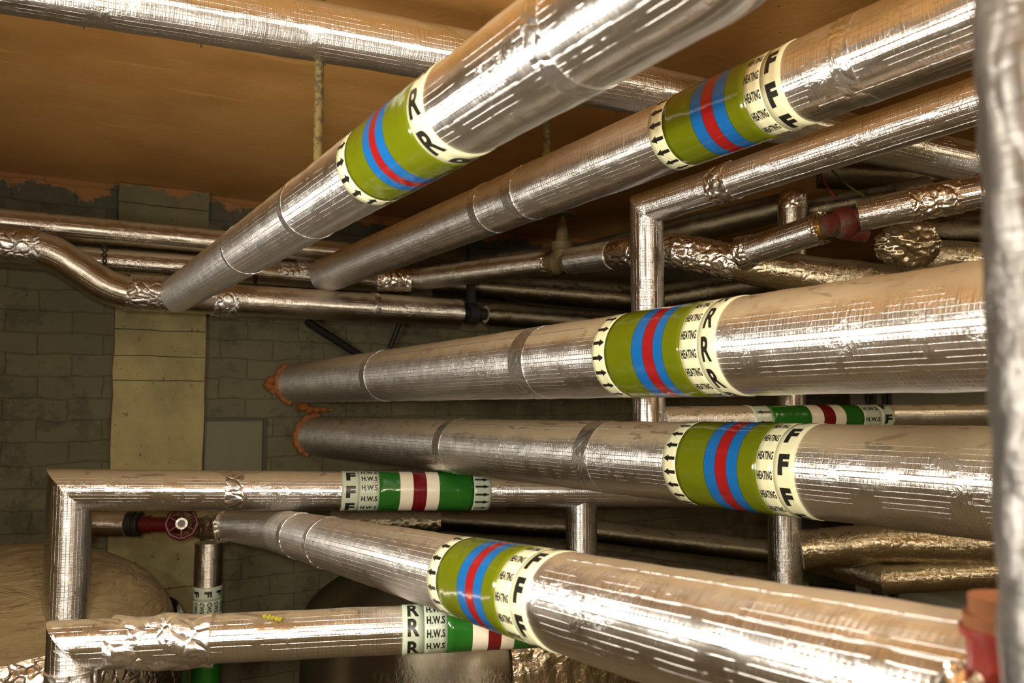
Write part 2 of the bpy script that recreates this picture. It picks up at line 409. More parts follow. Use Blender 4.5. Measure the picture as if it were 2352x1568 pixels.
ARROW = ([(.5, 0), (.06, .5), (.06, .24), (-.5, .24), (-.5, -.24), (.06, -.24), (.06, -.5), (-.2, .24), (-.2, -.24), (-.5, 0), (.06, 0), (-.2, 0)],
         [[0, 1, 2, 10], [0, 10, 5, 6], [2, 7, 11, 10], [10, 11, 8, 5], [7, 3, 9, 11], [11, 9, 4, 8]])

class Line:
    """straight run of pipe: lets tapes be laid round it at a place seen from the viewer"""
    def __init__(s, a, b, r_):
        s.a, s.b, s.r = V(a), V(b), r_; s.d = (s.b - s.a).normalized()
        s.right = s.d if RGT.dot(s.d) > 0 or abs(s.d.z) > .9 else -s.d
        if abs(s.d.z) > .9: s.right = V((0, 0, -1))
        p = s.a - s.d * s.a.dot(s.d); s.n0 = -p.normalized(); s.up = s.n0.cross(s.right)
    def s_px(s, x, y=None):
        base = s.a + s.n0 * s.r
        nrm = ray(x, 0).cross(ray(x, 1568)) if y is None else ray(0, y).cross(ray(2352, y))
        return (-(base.dot(nrm)) / (s.d.dot(nrm)))
    def at(s, t, th, rr):
        return s.a + s.d * t + (s.n0 * math.cos(th) + s.up * math.sin(th)) * rr
def band(line, stripes, name, parent, lift=.0012, seg=72):
    """stripes: [(s0, s1, material)] -> one closed sleeve with its stripes"""
    bm = bmesh.new(); mats = []; uvl = bm.loops.layers.uv.verify()
    rr = line.r + lift
    s_all = [stripes[0][0]] + [x[1] for x in stripes]
    def ring(t, r_): return [bm.verts.new(line.at(t, 2 * math.pi * j / seg, r_)) for j in range(seg)]
    def join(A, B, mi, sm=True):
        for j in range(seg):
            k = (j + 1) % seg; f = bm.faces.new((A[j], A[k], B[k], B[j])); f.material_index = mi; f.smooth = sm
    first = ring(s_all[0], line.r - .002); prev = ring(s_all[0], rr)
    def mi(m):
        if m not in mats: mats.append(m)
        return mats.index(m)
    join(first, prev, mi(stripes[0][2]), False)
    for i, (a, b_, m) in enumerate(stripes):
        k = max(1, int(abs(b_ - a) / .012))
        for q in range(1, k + 1):
            cur = ring(a + (b_ - a) * q / k, rr); join(prev, cur, mi(m)); prev = cur
    last = ring(s_all[-1], line.r - .002); join(prev, last, mi(stripes[-1][2]), False)
    bmesh.ops.recalc_face_normals(bm, faces=bm.faces)
    me_o = mesh_obj(name, bm, mats, parent, smooth=False)
    for p in me_o.data.polygons: p.use_smooth = True
    return me_o
def legend(line, s0, s1, shape, rows, height, parent, name, lift, flip=False, fill=.84, hw=None, mat=None, shift=0):
    verts, faces = shape
    bm = bmesh.new(); c = (s0 + s1) / 2; wd = abs(s1 - s0) * fill if hw is None else hw
    sgn = 1 if line.right.dot(line.d) > 0 else -1
    for th0 in rows:
        vv = []
        for x, y in verts:
            if flip: x = -x
            vv.append(bm.verts.new(line.at(c + sgn * (x * wd + shift), R(th0) + y * height / line.r, line.r + lift)))
        for f in faces:
            try: bm.faces.new([vv[i] for i in (f if not flip else f[::-1])])
            except ValueError: pass
    bmesh.ops.recalc_face_normals(bm, faces=bm.faces)
    for f in bm.faces:
        cc = f.calc_center_median(); ax = line.a + line.d * (cc - line.a).dot(line.d)
        if f.normal.dot(cc - ax) < 0: f.normal_flip()
    me = parent.data; off = root_of(parent).location; bmesh.ops.translate(bm, verts=bm.verts, vec=-off)
    if M_INK.name not in me.materials: me.materials.append(M_INK)
    k = me.materials.find(M_INK.name)
    for f in bm.faces: f.material_index = k; f.smooth = False
    bm.from_mesh(me); bm.to_mesh(me); bm.free()
    return parent

def heating_tapes(line, root, cols, letter, arrow_flip, lrows, hrows, arows, lh=.046, has_heating=True, hh=.0185, ah=.017):
    s = [line.s_px(x) for x in cols]
    e = .0009
    t = band(line, [(s[0], s[1], M_CREAM)], 'arrow_tape', root, .0012)
    legend(line, s[0], s[1], ARROW, arows, ah, t, 'printed_arrows', .0016, flip=arrow_flip)
    def ln(i): return s[i] + (s[i + 1] - s[i]) * .0
    L = []
    seq = [M_OLIVE, M_BLUE, M_RED, M_BLUE, M_OLIVE]
    sg = 1 if s[-1] > s[0] else -1
    for i, m in enumerate(seq):
        a, b_ = s[1 + i], s[2 + i]
        if 0 < i: L.append((a, a + sg * e, M_LINE)); a += sg * e
        L.append((a, b_, m))
    band(line, L, 'colour_band', root, .0018)
    if has_heating:
        t = band(line, [(s[6], s[7], M_CREAM)], 'legend_tape', root, .0012)
        legend(line, s[6], s[7], glyph('HEATING', .04), hrows, hh, t, 'printed_legend', .0016, fill=.86)
        a, b_ = s[7], s[8]
    else: a, b_ = s[6], s[7]
    t = band(line, [(a, b_, M_CREAM)], 'letter_tape', root, .0015)
    legend(line, a, b_, glyph(letter, .055 if letter == 'F' else .034), lrows, lh, t, 'printed_letters', .0019, fill=.52 if has_heating else .72)

def ring_tape(root, a, d, r_, L, mat=None, crumple=.0012, name='foil_tape_wrap', seed=1.0, lift=.0009):
    bm = bmesh.new(); a = V(a); d = V(d).normalized()
    tube(bm, [a - d * L / 2, a + d * L / 2], r_ + lift, seg=72, step=.006, crumple=crumple, seed=seed)
    return mesh_obj(name, bm, mat or F_TAPE, root)

def pipe(name, pts, r_, mat, label, group=None, cat='pipe', bend=0, amp=.0016, wl=.06, seg=56, step=.02, crumple=0, seed=None, caps=True):
    root = empty(name, V(pts[0]), label, cat, group)
    bm = bmesh.new(); seed = seed if seed is not None else random.random() * 9
    tube(bm, pts, r_, seg=seg, step=step, amp=amp, wl=wl, bend=bend, crumple=crumple, seed=seed, caps=caps)
    mesh_obj('foil_jacket', bm, mat, root)
    return root

# ------------------------------------------------------------------ the five big heating pipes
# upper return pipe, from the tee on the back wall pipe, rising out of frame
p1a, p1b = V((.535, 3.70, .436)), V((.571, .52, .446))
P1 = pipe('heating_pipe', [p1a, p1b, p1b + V((0, -.06, .55))], .075, F_MAIN, 'large foil heating return pipe at the top, marked with R letters only', bend=.08)
L1 = Line(p1a, p1b, .075)
heating_tapes(L1, P1, (791, 811, 853, 868, 882, 900, 957, 992), 'R', False, (88, 38, -12, -62, -112), (), [k * 24 + 6 for k in range(-5, 5)], lh=.046, has_heating=False)
for x, L, sd in ((1240, .035, 1), (655, .03, 2), (520, .02, 3)):
    ring_tape(P1, L1.a + L1.d * L1.s_px(x), L1.d, .075, L, seed=sd)
# upper flow pipe
p2a, p2b = V((1.186, 3.74, .572)), V((1.305, -.6, .618))
P2 = pipe('heating_pipe', [p2a, p2b], .08, F_MAIN, 'large foil-clad heating flow pipe hung highest on the right, F letters near the top edge')
L2 = Line(p2a, p2b, .08)
heating_tapes(L2, P2, (1495, 1528, 1592, 1617, 1643, 1671, 1714, 1753, 1799), 'F', True, (94, 47, 0, -47, -94), [k * 27 + 8 for k in range(-4, 5)], [k * 22 + 3 for k in range(-5, 5)])
for x, L, sd in ((1165, .05, 4), (1085, .04, 5), (1930, .04, 6)):
    ring_tape(P2, L2.a + L2.d * L2.s_px(x), L2.d, .08, L, seed=sd)
# middle return pipe
p3a, p3b = V((1.195, YW, .079)), V((1.278, -.6, .122))
P3 = pipe('heating_pipe', [p3a, p3b], .1, F_MAIN, 'thickest foil-clad heating return pipe across the middle, with HEATING and R tapes', seg=72)
L3 = Line(p3a, p3b, .1)
heating_tapes(L3, P3, (1360, 1389, 1451, 1476, 1500, 1521, 1562, 1602, 1642), 'R', False, (78, 38, 0, -37, -75), [k * 22 - 4 for k in range(-4, 5)], [k * 20 for k in range(-5, 6)], lh=.05)
for x, L, sd in ((1182, .07, 7), (830, .05, 8)):
    ring_tape(P3, L3.a + L3.d * L3.s_px(x), L3.d, .1, L, seed=sd, crumple=.0007)
# middle flow pipe
p4a, p4b = V((1.300, YW, -.194)), V((1.546, -.6, -.13))
P4 = pipe('heating_pipe', [p4a, p4b], .1, F_MAIN, 'thick foil-clad heating flow pipe right below the middle return pipe, F letters beside HEATING', seg=72)
L4 = Line(p4a, p4b, .1)
heating_tapes(L4, P4, (1522, 1552, 1617, 1642, 1668, 1693, 1736, 1776, 1823), 'F', True, (84, 45, 5, -35, -75), [k * 24 + 15 for k in range(-4, 4)], [k * 18.5 + 4 for k in range(-5, 6)], lh=.044)
for x, L, sd in ((1330, .06, 9), (1000, .05, 10)):
    ring_tape(P4, L4.a + L4.d * L4.s_px(x), L4.d, .1, L, seed=sd, crumple=.0007)
# lowest flow pipe, sloping towards the viewer
dd8 = V((.043, .996, -.084)); p8b = V((.700, .406, -.255)); p8a = p8b + dd8 * 2.6 
P8 = pipe('heating_pipe', [at(492, 1203, 3.36), p8a, p8b - dd8 * .14], [.052, .075, .075], F_CLEAN, 'foil-clad heating flow pipe sweeping low across the foreground to the bottom right corner', seg=72)
L8 = Line(p8a, p8b, .075)
heating_tapes(L8, P8, (984, 1006, 1054, 1073, 1091, 1110, 1140, 1175, 1211), 'F', True, (82, 40, 0, -42, -84), [k * 25 + 12 for k in range(-4, 4)], [k * 21 - 5 for k in range(-4, 5)], lh=.039, hh=.0135, ah=.014)
for x, L, sd in ((640, .05, 11), (700, .03, 12)):
    ring_tape(P8, L8.a + L8.d * L8.s_px(x), L8.d, .075, L, seed=sd)

def seam(line, root, x0, x1, th, r_=.0011):
    a, b_ = line.s_px(x0), line.s_px(x1); n_ = 60
    pts = [line.at(a + (b_ - a) * i / n_, R(th) + .012 * noise.noise(V((i * .35, th, 0))), line.r + .0004) for i in range(n_ + 1)]
    bm = bmesh.new(); tube(bm, pts, r_, seg=8, step=.01, amp=.0007, wl=.006); mesh_obj('lap_seam', bm, F_TAPE, root)
seam(L8, P8, 730, 1015, 52); seam(L8, P8, 1245, 2190, 52); seam(L8, P8, 1420, 2230, 22)
seam(L2, P2, 1850, 2280, -38); seam(L1, P1, 1010, 1600, -8); seam(L3, P3, 850, 1330, 48); seam(L4, P4, 800, 1480, 50)

# orange foam collars where two pipes enter the wall
def foam(name, c, r_, label, a0, a1, extra=()):
    bm = bmesh.new()
    k = 26
    pts = [V((c[0] + r_ * math.cos(R(a0 + (a1 - a0) * i / k)), YW - .018, c[2] + r_ * math.sin(R(a0 + (a1 - a0) * i / k)))) for i in range(k + 1)]
    tube(bm, pts, [.012 + .010 * noise.noise(V((i * .9, c[0] * 9, 0))) + .004 for i in range(k + 1)], seg=14, step=.006, amp=.007, wl=.02)
    for e in extra:
        tube(bm, e[0], e[1], seg=14, step=.006, amp=.007, wl=.022)
    o = mesh_obj(name, bm, M_FOAM); o['label'] = label; o['category'] = 'foam'
    return o
c3, c4 = L3.at(0, 0, 0), L4.at(0, 0, 0)
foam('foam_seal', c3, .104, 'orange expanding foam bead around the thick return pipe where it enters the wall', 120, 255,
     extra=[([V((c3.x - .125, YW - .012, c3.z + .03)), V((c3.x - .14, YW - .015, c3.z - .01)), V((c3.x - .11, YW - .012, c3.z - .05))], [.012, .03, .014])])
foam('foam_seal', c4, .104, 'orange foam bead with a blob running down beside the lower thick pipe at the wall', 80, 250,
     extra=[([V((c4.x - .10, YW - .03, c4.z + .155)), V((c4.x - .055, YW - .025, c4.z + .15))], [.024, .020]), ([V((c4.x - .055, YW - .02, c4.z + .14)), V((c4.x + .09, YW - .01, c4.z + .135))], [.022, .008])])

# ------------------------------------------------------------------ narrower pipes
# pipe with a square elbow dropping behind the middle pipes
k5 = 1.11
c5 = V((1.439, 1.738, .515)) * k5; e5 = V((1.523, .838, .558)) * k5; d5 = (e5 - c5).normalized()
leg5 = V((c5.x, c5.y, -.10))
P5 = pipe('elbow_pipe', [leg5, c5, e5 + d5 * 1.4], .05, F_CLEAN, 'slim foil pipe running under the upper flow pipe, with a square elbow dropping straight down')
L5 = Line(c5, e5, .05)
ring_tape(P5, L5.a + L5.d * L5.s_px(1640), L5.d, .05, .07, seed=13, crumple=.004, mat=F_CRUMP, lift=.002)
ring_tape(P5, c5 - V((0, 0, .52)), V((0, 0, 1)), .05, .05, seed=14, crumple=.001)
seam(L5, P5, 1560, 2285, -48)
# branch off its foot, along to the right, with hot water tapes
h0 = V((c5.x + .04, c5.y, -.068)); h1 = V((5.3, c5.y + .03, -.068))
P11 = pipe('hot_water_pipe', [h0, h1], .045, F_FAR, 'foil hot water flow pipe half hidden in the gap between the two thick middle pipes')
L11 = Line(h0, h1, .045)
def hws_tapes(line, root, cols, mats, letter, lrows, hrows, arrow=None, arows=(), lh=.032, base=M_GREYCREAM, letter_first=True, ah=.012, flip=False):
    s = [line.s_px(x) for x in cols]; n = len(mats)
    if letter_first: li, hi, ci, ai = 0, 1, 2, 7
    else: ai, ci, hi, li = 0, 1, 6, 7
    t = band(line, [(s[li], s[li + 1], base)], 'letter_tape', root, .0015)
    legend(line, s[li], s[li + 1], glyph(letter, .055 if letter == 'F' else .034), lrows, lh, t, 'printed_letters', .0019, fill=.55)
    t = band(line, [(s[hi], s[hi + 1], base)], 'legend_tape', root, .0012)
    legend(line, s[hi], s[hi + 1], glyph('H.W.S', .04), hrows, .0148 * lh / .032, t, 'printed_legend', .0016, fill=.8)
    band(line, [(s[ci + i], s[ci + i + 1], m) for i, m in enumerate((M_GREEN, M_WHITE, M_MAROON, M_WHITE, M_GREEN))], 'colour_band', root, .0016)
    if arrow:
        t = band(line, [(s[ai], s[ai + 1], base)], 'arrow_tape', root, .0012)
        legend(line, s[ai], s[ai + 1], ARROW, arows, ah, t, 'printed_arrows', .0016, flip=flip)
hws_tapes(L11, P11, (1735, 1778, 1865, 1893, 1920, 1944, 1985, 2026, 2056), (0,) * 8, 'F', (60, -8, -70), (42, -7 + 0, 90), True, (30, -12, 75), letter_first=False, flip=True)
# hot water flow pipe with square elbow at the left, running right and behind the flow pipe, then down
q0 = at(160, 1125, 2.75); q1 = at(1126, 1128, 3.15)
dq = (q1 - q0).normalized()
n_ = ray(1800, 0).cross(ray(1800, 1568)); q2 = q0 - dq * (q0.dot(n_) / dq.dot(n_))
P9 = pipe('hot_water_pipe', [V((q0.x, q0.y, -.735)), q0, q2, q2 + V((0, 0, -.42))], .069, F_MAIN, 'hot water flow pipe with square elbow at the left, tapes reading F and HWS', step=.012)
L9 = Line(q0, q2, .069)
hws_tapes(L9, P9, (786, 826, 872, 920, 950, 981, 1010, 1089, 1129), (0,) * 8, 'F', (48, -3, -54), (66, 38, 9, -23, -56), True, (60, 37, 14, -10, -34, -60), lh=.042, ah=.015)
ring_tape(P9, L9.a + L9.d * L9.s_px(538), L9.d, .069, .06, seed=15, crumple=.003, mat=F_SOFT, lift=.001)
#ring_tape(P9, q0 - V((0, 0, .26)), V((0, 0, 1)), .069, .2, seed=16, crumple=.0010, mat=F_SOFT, lift=0)
bm = bmesh.new(); jt = L9.at(L9.s_px(1350), 0, 0); tube(bm, [jt, jt - V((0, 0, .30))], .060, seed=3, amp=.002); mesh_obj('branch_leg', bm, F_MAIN, P9)
# hot water return pipe below
r0 = at(168, 1482, 1.68); r1 = at(900, 1446, 1.79); r0.z = r1.z = -.498
dr = (r1 - r0).normalized(); r2 = r0 + dr * 1.55
P10 = pipe('hot_water_pipe', [V((r0.x, r0.y, -1.0)), r0, r2], .05, F_CLEAN, 'hot water return pipe at the bottom left with bold R and HWS tapes', step=.012)
L10 = Line(r0, r2, .05)
hws_tapes(L10, P10, (925, 975, 1028, 1086, 1122, 1152, 1182, 1240, 1280), (0,) * 8, 'R', (50, 4, -48), (48, 19, -12, -44), None, lh=.036)
bm = bmesh.new(); tube(bm, [r0 + dr * .07, r0 + dr * .27], .052, seg=96, step=.004, crumple=.0013, amp=.012, wl=.045, seed=21); mesh_obj('creased_foil_wrap', bm, F_SOFT, P10)
bm = bmesh.new(); tube(bm, [r0 - V((0, 0, .045)), r0 - V((0, 0, .25))], .053, seg=96, step=.004, crumple=.0013, amp=.01, wl=.04, seed=22); mesh_obj('creased_foil_wrap', bm, F_SOFT, P10)
# bits of yellow insulation poking through the tear
bm = bmesh.new()
for i in range(5):
    p = L10.at(L10.s_px(604 + i * 9), R(48 - i * 3), .051)
    tube(bm, [p, p + V((.004, -.004, .006))], [.006, .002], seg=8, step=.003, amp=.003, wl=.008)
mesh_obj('insulation_tuft', bm, M_YELLOW, P10, label='yellow insulation showing through a tear')

# ceiling pipe
cp = [at(-120, -75, 1.50), at(200, -20, 1.66), at(700, 67, 1.88), at(1480, 207, 2.27), at(2150, 357, 2.62), at(2700, 480, 2.9)]
cd = (cp[4] - cp[1]).normalized()
cl = [cp[1] - cd * .9, cp[1] + cd * 3.8]
PC = pipe('ceiling_pipe', [cp[0], cp[2], cp[3], cp[4], cp[5]], .066, F_MAIN, 'long foil pipe close under the ceiling from the top left, behind the big pipes', step=.015)
dcp = (cp[2] - cp[1]).normalized()
ring_tape(PC, at(150, -28, 1.645), dcp, .066, .075, seed=31, crumple=.003)
for x, y, z in ((190, 52, 1.66), (460, 96, 1.78), (745, 138, 1.9)):
    p = at(x, y, z); bm = bmesh.new(); tube(bm, [p + V((0, 0, .012)), p + V((.002, 0, -.012))], .0016, seg=8, step=.004)
    if x == 190: tube(bm, [p + V((.008, 0, .012)), p + V((.008, 0, -.004))], .0016, seg=8, step=.004)
    mesh_obj('wire_end', bm, M_BLACK, PC)
# hanger rods
def rod(p, top, r_, label):
    o = empty('hanger_rod', V((p.x, p.y, top)), label, 'rod')
    bm = bmesh.new(); tube(bm, [V((p.x, p.y, top)), p], r_, seg=20, step=.01, amp=.0008, wl=.02); mesh_obj('rod_shaft', bm, M_ROD, o)
    bm = bmesh.new(); lathe(bm, (p.x, p.y, p.z - .004), (0, 0, 1), [(0, 0), (0, r_ * 1.9), (.012, r_ * 1.9), (.014, r_), (.014, 0)], 6); mesh_obj('rod_nut', bm, M_ROD, o, smooth=False)
    return o
t = L1.s_px(668); p = L1.a + L1.d * t; rod(V((p.x, p.y, p.z + .077)), ZC, .0105, 'corroded hanger rod from the ceiling to the pipe marked only R')
t = L2.s_px(1206); p = L2.a + L2.d * t; rod(V((p.x, p.y, p.z + .082)), ZC, .0115, 'short hanger rod from the ceiling down to the upper flow pipe')

# back wall pipes
za = .70; a0 = on_y(-80, 505, 3.85); a1 = on_y(800, 585, 3.85); a0.z = a1.z = za
P6 = pipe('wall_pipe', [a0, a1, a1 + V((.03, .39, 0))], .055, F_FAR, 'straight foil pipe running highest along the back wall, left of the big pipes', bend=.05)
b0 = on_y(-80, 580, 3.86); b1 = on_y(720, 632, 3.86); b0.z = b1.z = .577
j0 = V(b1)
v0 = at(968, 640, 4.05); v1 = at(1262, 603, 3.6)
P6b = pipe('wall_pipe', [b0, b1, on_y(860, 645, 3.9), v0, v1], .053, F_FAR, 'foil pipe second from top on the back wall, bending on towards the bronze valve', step=.012)
for x, sd in ((655, 41), (700, 42)):
    ring_tape(P6b, on_y(x, 627, 3.86), V((1, 0, 0)), .054, .09, seed=sd, crumple=.0024, mat=F_SOFT)
m_ = at(905, 643, 4.0); ring_tape(P6b, m_, (v0 - b1), .054, .16, seed=43, crumple=.005, mat=F_CRUMP)
bm = bmesh.new()
ring = [V((v1.x, v1.y, v1.z))]
dv = (v1 - v0).normalized()
tube(bm, [v1 - dv * .015, v1 + dv * .012], [.056, .054], seg=64, step=.004, crumple=.006, seed=44); mesh_obj('crumpled_foil_end', bm, F_CRUMP, P6b)
g = [on_y(-80, 552, 3.70), on_y(105, 568, 3.69), on_y(262, 664, 3.72), on_y(700, 698, 3.72), on_y(1055, 714, 3.72)]
zt = .43
g[2].z = g[3].z = g[4].z = zt
P7 = pipe('wall_pipe', g, .068, F_FAR, 'wall pipe that steps down at the left and meets the pipe marked only R', bend=.09, step=.015)
for x0_, L, sd in ((1, .16, 51), (2, .2, 52)):
    p = g[x0_].copy(); dirn = (g[2] - g[1]).normalized() if x0_ == 1 else V((1, 0, 0))
    if x0_ == 2: p.x += .14
    else: p -= V((.1, 0, 0)); dirn = (g[1] - g[0]).normalized()
    ring_tape(P7, p, dirn, .068, L, seed=sd, crumple=.0022, mat=F_SOFT, lift=.001)
ring_tape(P7, on_y(338, 673, 3.72), V((1, 0, 0)), .068, .13, seed=53, crumple=.0022, mat=F_SOFT, lift=.003)
ring_tape(P7, on_y(515, 690, 3.72), V((1, 0, 0)), .068, .1, seed=54, crumple=.003, mat=F_SOFT, lift=.001)
ring_tape(P7, on_y(858, 705, 3.72), V((1, 0, 0)), .068, .03, seed=55, crumple=.003, lift=.001)
bm = bmesh.new(); pe = V(g[4]); tube(bm, [pe - V((.01, 0, 0)), pe + V((.16, 0, 0))], .03, seg=32); mesh_obj('bare_pipe', bm, M_BLACK, P7)
bm = bmesh.new(); pe2 = pe + V((.15, .0, 0)); tube(bm, [pe2, pe2 + V((.03, 0, 0)), pe2 + V((.9, .05, .0))], [.045, .060, .060], seg=48, amp=.003); mesh_obj('foil_jacket', bm, F_SHADED, P7)
# clamp hanging that pipe
cl_ = empty('pipe_clamp', pe + V((.06, 0, 0)), 'black iron clamp round the bare gap at the end of the lowest wall pipe', 'clamp')
bm = bmesh.new(); tube(bm, [pe + V((.04, 0, 0)), pe + V((.09, 0, 0))], .055, seg=32, step=.01, amp=.003); mesh_obj('clamp_ring', bm, M_BLACK, cl_)
bm = bmesh.new(); box(bm, pe + V((.045, -.012, .05)), pe + V((.085, .012, .56))); mesh_obj('clamp_hanger', bm, M_BLACK, cl_, smooth=False)
# wall bracket struts
br = empty('wall_bracket', V((1.15, YW, .3)), 'black angle-iron wall bracket with sloping strut under the lowest wall pipe', 'bracket')
bm = bmesh.new(); s0, s1 = on_y(705, 738, 4.05), on_y(835, 822, 4.2)
tube(bm, [s0, s1], .022, seg=4, step=.2); mesh_obj('strut', bm, M_BLACK, br, smooth=False)
bm = bmesh.new(); s0, s1 = on_y(918, 742, 4.1), on_y(895, 800, 4.15); tube(bm, [s0, s1], .014, seg=4, step=.2); mesh_obj('strut', bm, M_BLACK, br, smooth=False)
# twisted black wire ties
def tie(x, y0, y1, Y, label):
    bm = bmesh.new(); n_ = 16
    for s_ in (0, math.pi):
        pts = []
        for i in range(n_ + 1):
            t = i / n_; q = on_y(x, y0 + (y1 - y0) * t, Y); a_ = s_ + t * 14
            pts.append(q + V((math.cos(a_) * .007 * (1.6 - t), math.sin(a_) * .007, 0)))
        tube(bm, pts, .0035, seg=8, step=.01)
    o = mesh_obj('wire_tie', bm, M_BLACK); o['label'] = label; o['category'] = 'wire'
tie(240, 560, 618, 3.77, 'twisted black wire tie hanging between the two upper wall pipes at the left')
tie(586, 630, 655, 3.77, 'small black wire end below the second wall pipe, just right of the slanting pipe')

# bronze gate valve
vv = at(1292, 602, 3.5)
vb = empty('gate_valve', vv, 'dull bronze gate valve with a small handwheel on top, in a gap of the foil', 'valve')
v2 = at(1318, 598, 3.38); v3 = at(1447, 580, 3.0); v4 = at(1560, 576, 2.82); v5 = at(1725, 612, 2.75); v6 = at(2060, 662, 2.75); v7 = at(2400, 690, 2.8)
dv2 = (v3 - v2).normalized()
bm = bmesh.new(); tube(bm, [v1 - dv * .01, vv, v2 + dv2 * .02], .034, seg=32, step=.01); lathe(bm, vv, dv, [(-.035, 0), (-.035, .05), (-.02, .05), (-.012, .038), (.012, .038), (.02, .05), (.035, .05), (.035, 0)], 8); mesh_obj('valve_body', bm, M_BRONZE, vb)
bm = bmesh.new(); lathe(bm, vv, (0, 0, 1), [(0, .04), (.05, .04), (.055, .046), (.085, .046), (.09, .03), (.15, .022), (.16, .016), (.175, .016), (.175, .01), (.20, .01), (.20, 0)], 24); mesh_obj('bonnet', bm, M_BRONZE, vb)
def handwheel(c, ax, rad, tr, mat, parent, spokes=5, name='handwheel'):
    bm = bmesh.new(); ax = V(ax).normalized(); e1, e2 = frame_of(ax); n_ = 36
    ringp = [[None] * 10 for _ in range(n_)]
    for i in range(n_):
        a_ = 2 * math.pi * i / n_; o = e1 * math.cos(a_) + e2 * math.sin(a_); rr = rad * (1 + .03 * math.cos(a_ * 8))
        for j in range(10):
            b_ = 2 * math.pi * j / 10; ringp[i][j] = bm.verts.new(V(c) + o * (rr + tr * math.cos(b_)) + ax * tr * math.sin(b_))
    for i in range(n_):
        for j in range(10): bm.faces.new((ringp[i][j], ringp[(i + 1) % n_][j], ringp[(i + 1) % n_][(j + 1) % 10], ringp[i][(j + 1) % 10]))
    for i in range(spokes):
        a_ = 2 * math.pi * i / spokes; o = e1 * math.cos(a_) + e2 * math.sin(a_); tube(bm, [V(c), V(c) + o * rad], tr * .7, seg=8, step=.02)
    lathe(bm, V(c) - ax * tr * 1.4, ax, [(0, 0), (0, rad * .34), (tr * 2.8, rad * .30), (tr * 2.8, 0)], 20)
    return mesh_obj(name, bm, mat, parent)
handwheel(vv + V((0, 0, .205)), (0, 0, 1), .048, .007, M_BRONZE, vb)

P12 = pipe('valve_pipe', [v2, v3, v4, v5, v6, v7], [.052, .053, .055, .06, .075, .078], F_GOLD, 'foil pipe right of the bronze valve, passing behind the square elbow pipe', step=.012, amp=.003)
bm = bmesh.new(); tube(bm, [v2, v3 - (v3 - v2) * .25], [.0545, .055], seg=64, step=.012, amp=.001, seed=5); mesh_obj('smooth_foil_wrap', bm, F_MAIN, P12)
bm = bmesh.new(); tube(bm, [v3 - (v3 - v2) * .22, v3, v4, v4.lerp(v5, .8)], [.055, .056, .058, .06], seg=96, step=.005, crumple=.006, seed=61); mesh_obj('crumpled_foil_wrap', bm, F_CRUMP, P12)
w0, w1 = at(1705, 582, 2.70), at(1888, 523, 2.45)
bm = bmesh.new(); tube(bm, [w0, w1], .046, seg=56, step=.012, amp=.001, seed=6); mesh_obj('branch_pipe', bm, F_CLEAN, P12)
dw = (w1 - w0).normalized()
bm = bmesh.new(); tube(bm, [w1 - dw * .012, w1 + dw * .004], .047, seg=64, step=.004, crumple=.006, seed=62); mesh_obj('crumpled_foil_end', bm, F_CRUMP, P12)
bm = bmesh.new(); tube(bm, [w0 + dw * .0, w0 + dw * .05], [.056, .048], seg=64, step=.004, crumple=.005, seed=63); mesh_obj('crumpled_foil_wrap', bm, F_CRUMP, P12)
# red valve between the branch and the next pipe
x0_, x1_ = at(1972, 496, 2.42), at(2262, 438, 2.30); dx = (x1_ - x0_).normalized()
rv = empty('union_valve', at(1935, 512, 2.44), 'worn red and brass valve joining two foil pipe ends at the right', 'valve')
bm = bmesh.new(); lathe(bm, w1, dw, [(-.01, 0), (-.01, .036), (.012, .036), (.016, .030), (.016, 0)], 6); mesh_obj('brass_nut', bm, M_BRASS, rv, smooth=False)
cmid = at(1938, 512, 2.44)
bm = bmesh.new(); tube(bm, [w1, w1 + dw * .025, cmid, x0_ + dx * .02], [.026, .036, .034, .026], seg=32, step=.006, amp=.002, wl=.02)
b2 = bmesh.new(); bmesh.ops.create_uvsphere(b2, u_segments=32, v_segments=20, radius=.048)
for q in b2.verts: q.co = q.co * (1 + .06 * noise.noise(q.co * 40)) + cmid
me = bpy.data.meshes.new('t'); b2.to_mesh(me); b2.free(); bm.from_mesh(me); bpy.data.meshes.remove(me)
mesh_obj('valve_body', bm, M_REDPAINT, rv)
bm = bmesh.new(); tube(bm, [cmid + V((.01, 0, -.02)), at(1990, 540, 2.45)], [.028, .022], seg=24, step=.006, amp=.002, wl=.02); mesh_obj('drain_stub', bm, M_REDPAINT, rv)
P13 = pipe('valve_pipe', [x0_, x1_, x1_ + dx * .6], .046, F_CLEAN, 'foil pipe sleeve with a brightly crumpled patch, right of the red valve', step=.012)
bm = bmesh.new(); p = x0_.lerp(x1_, .42); tube(bm, [p, p + dx * .13], .0475, seg=96, step=.004, crumple=.005, seed=65); mesh_obj('crumpled_foil_wrap', bm, F_CRUMP, P13)
bm = bmesh.new(); p = x0_.lerp(x1_, .95); tube(bm, [p, p + dx * .02], .0485, seg=96, step=.004, crumple=.006, seed=66); mesh_obj('crumpled_foil_end', bm, F_CRUMP, P13)

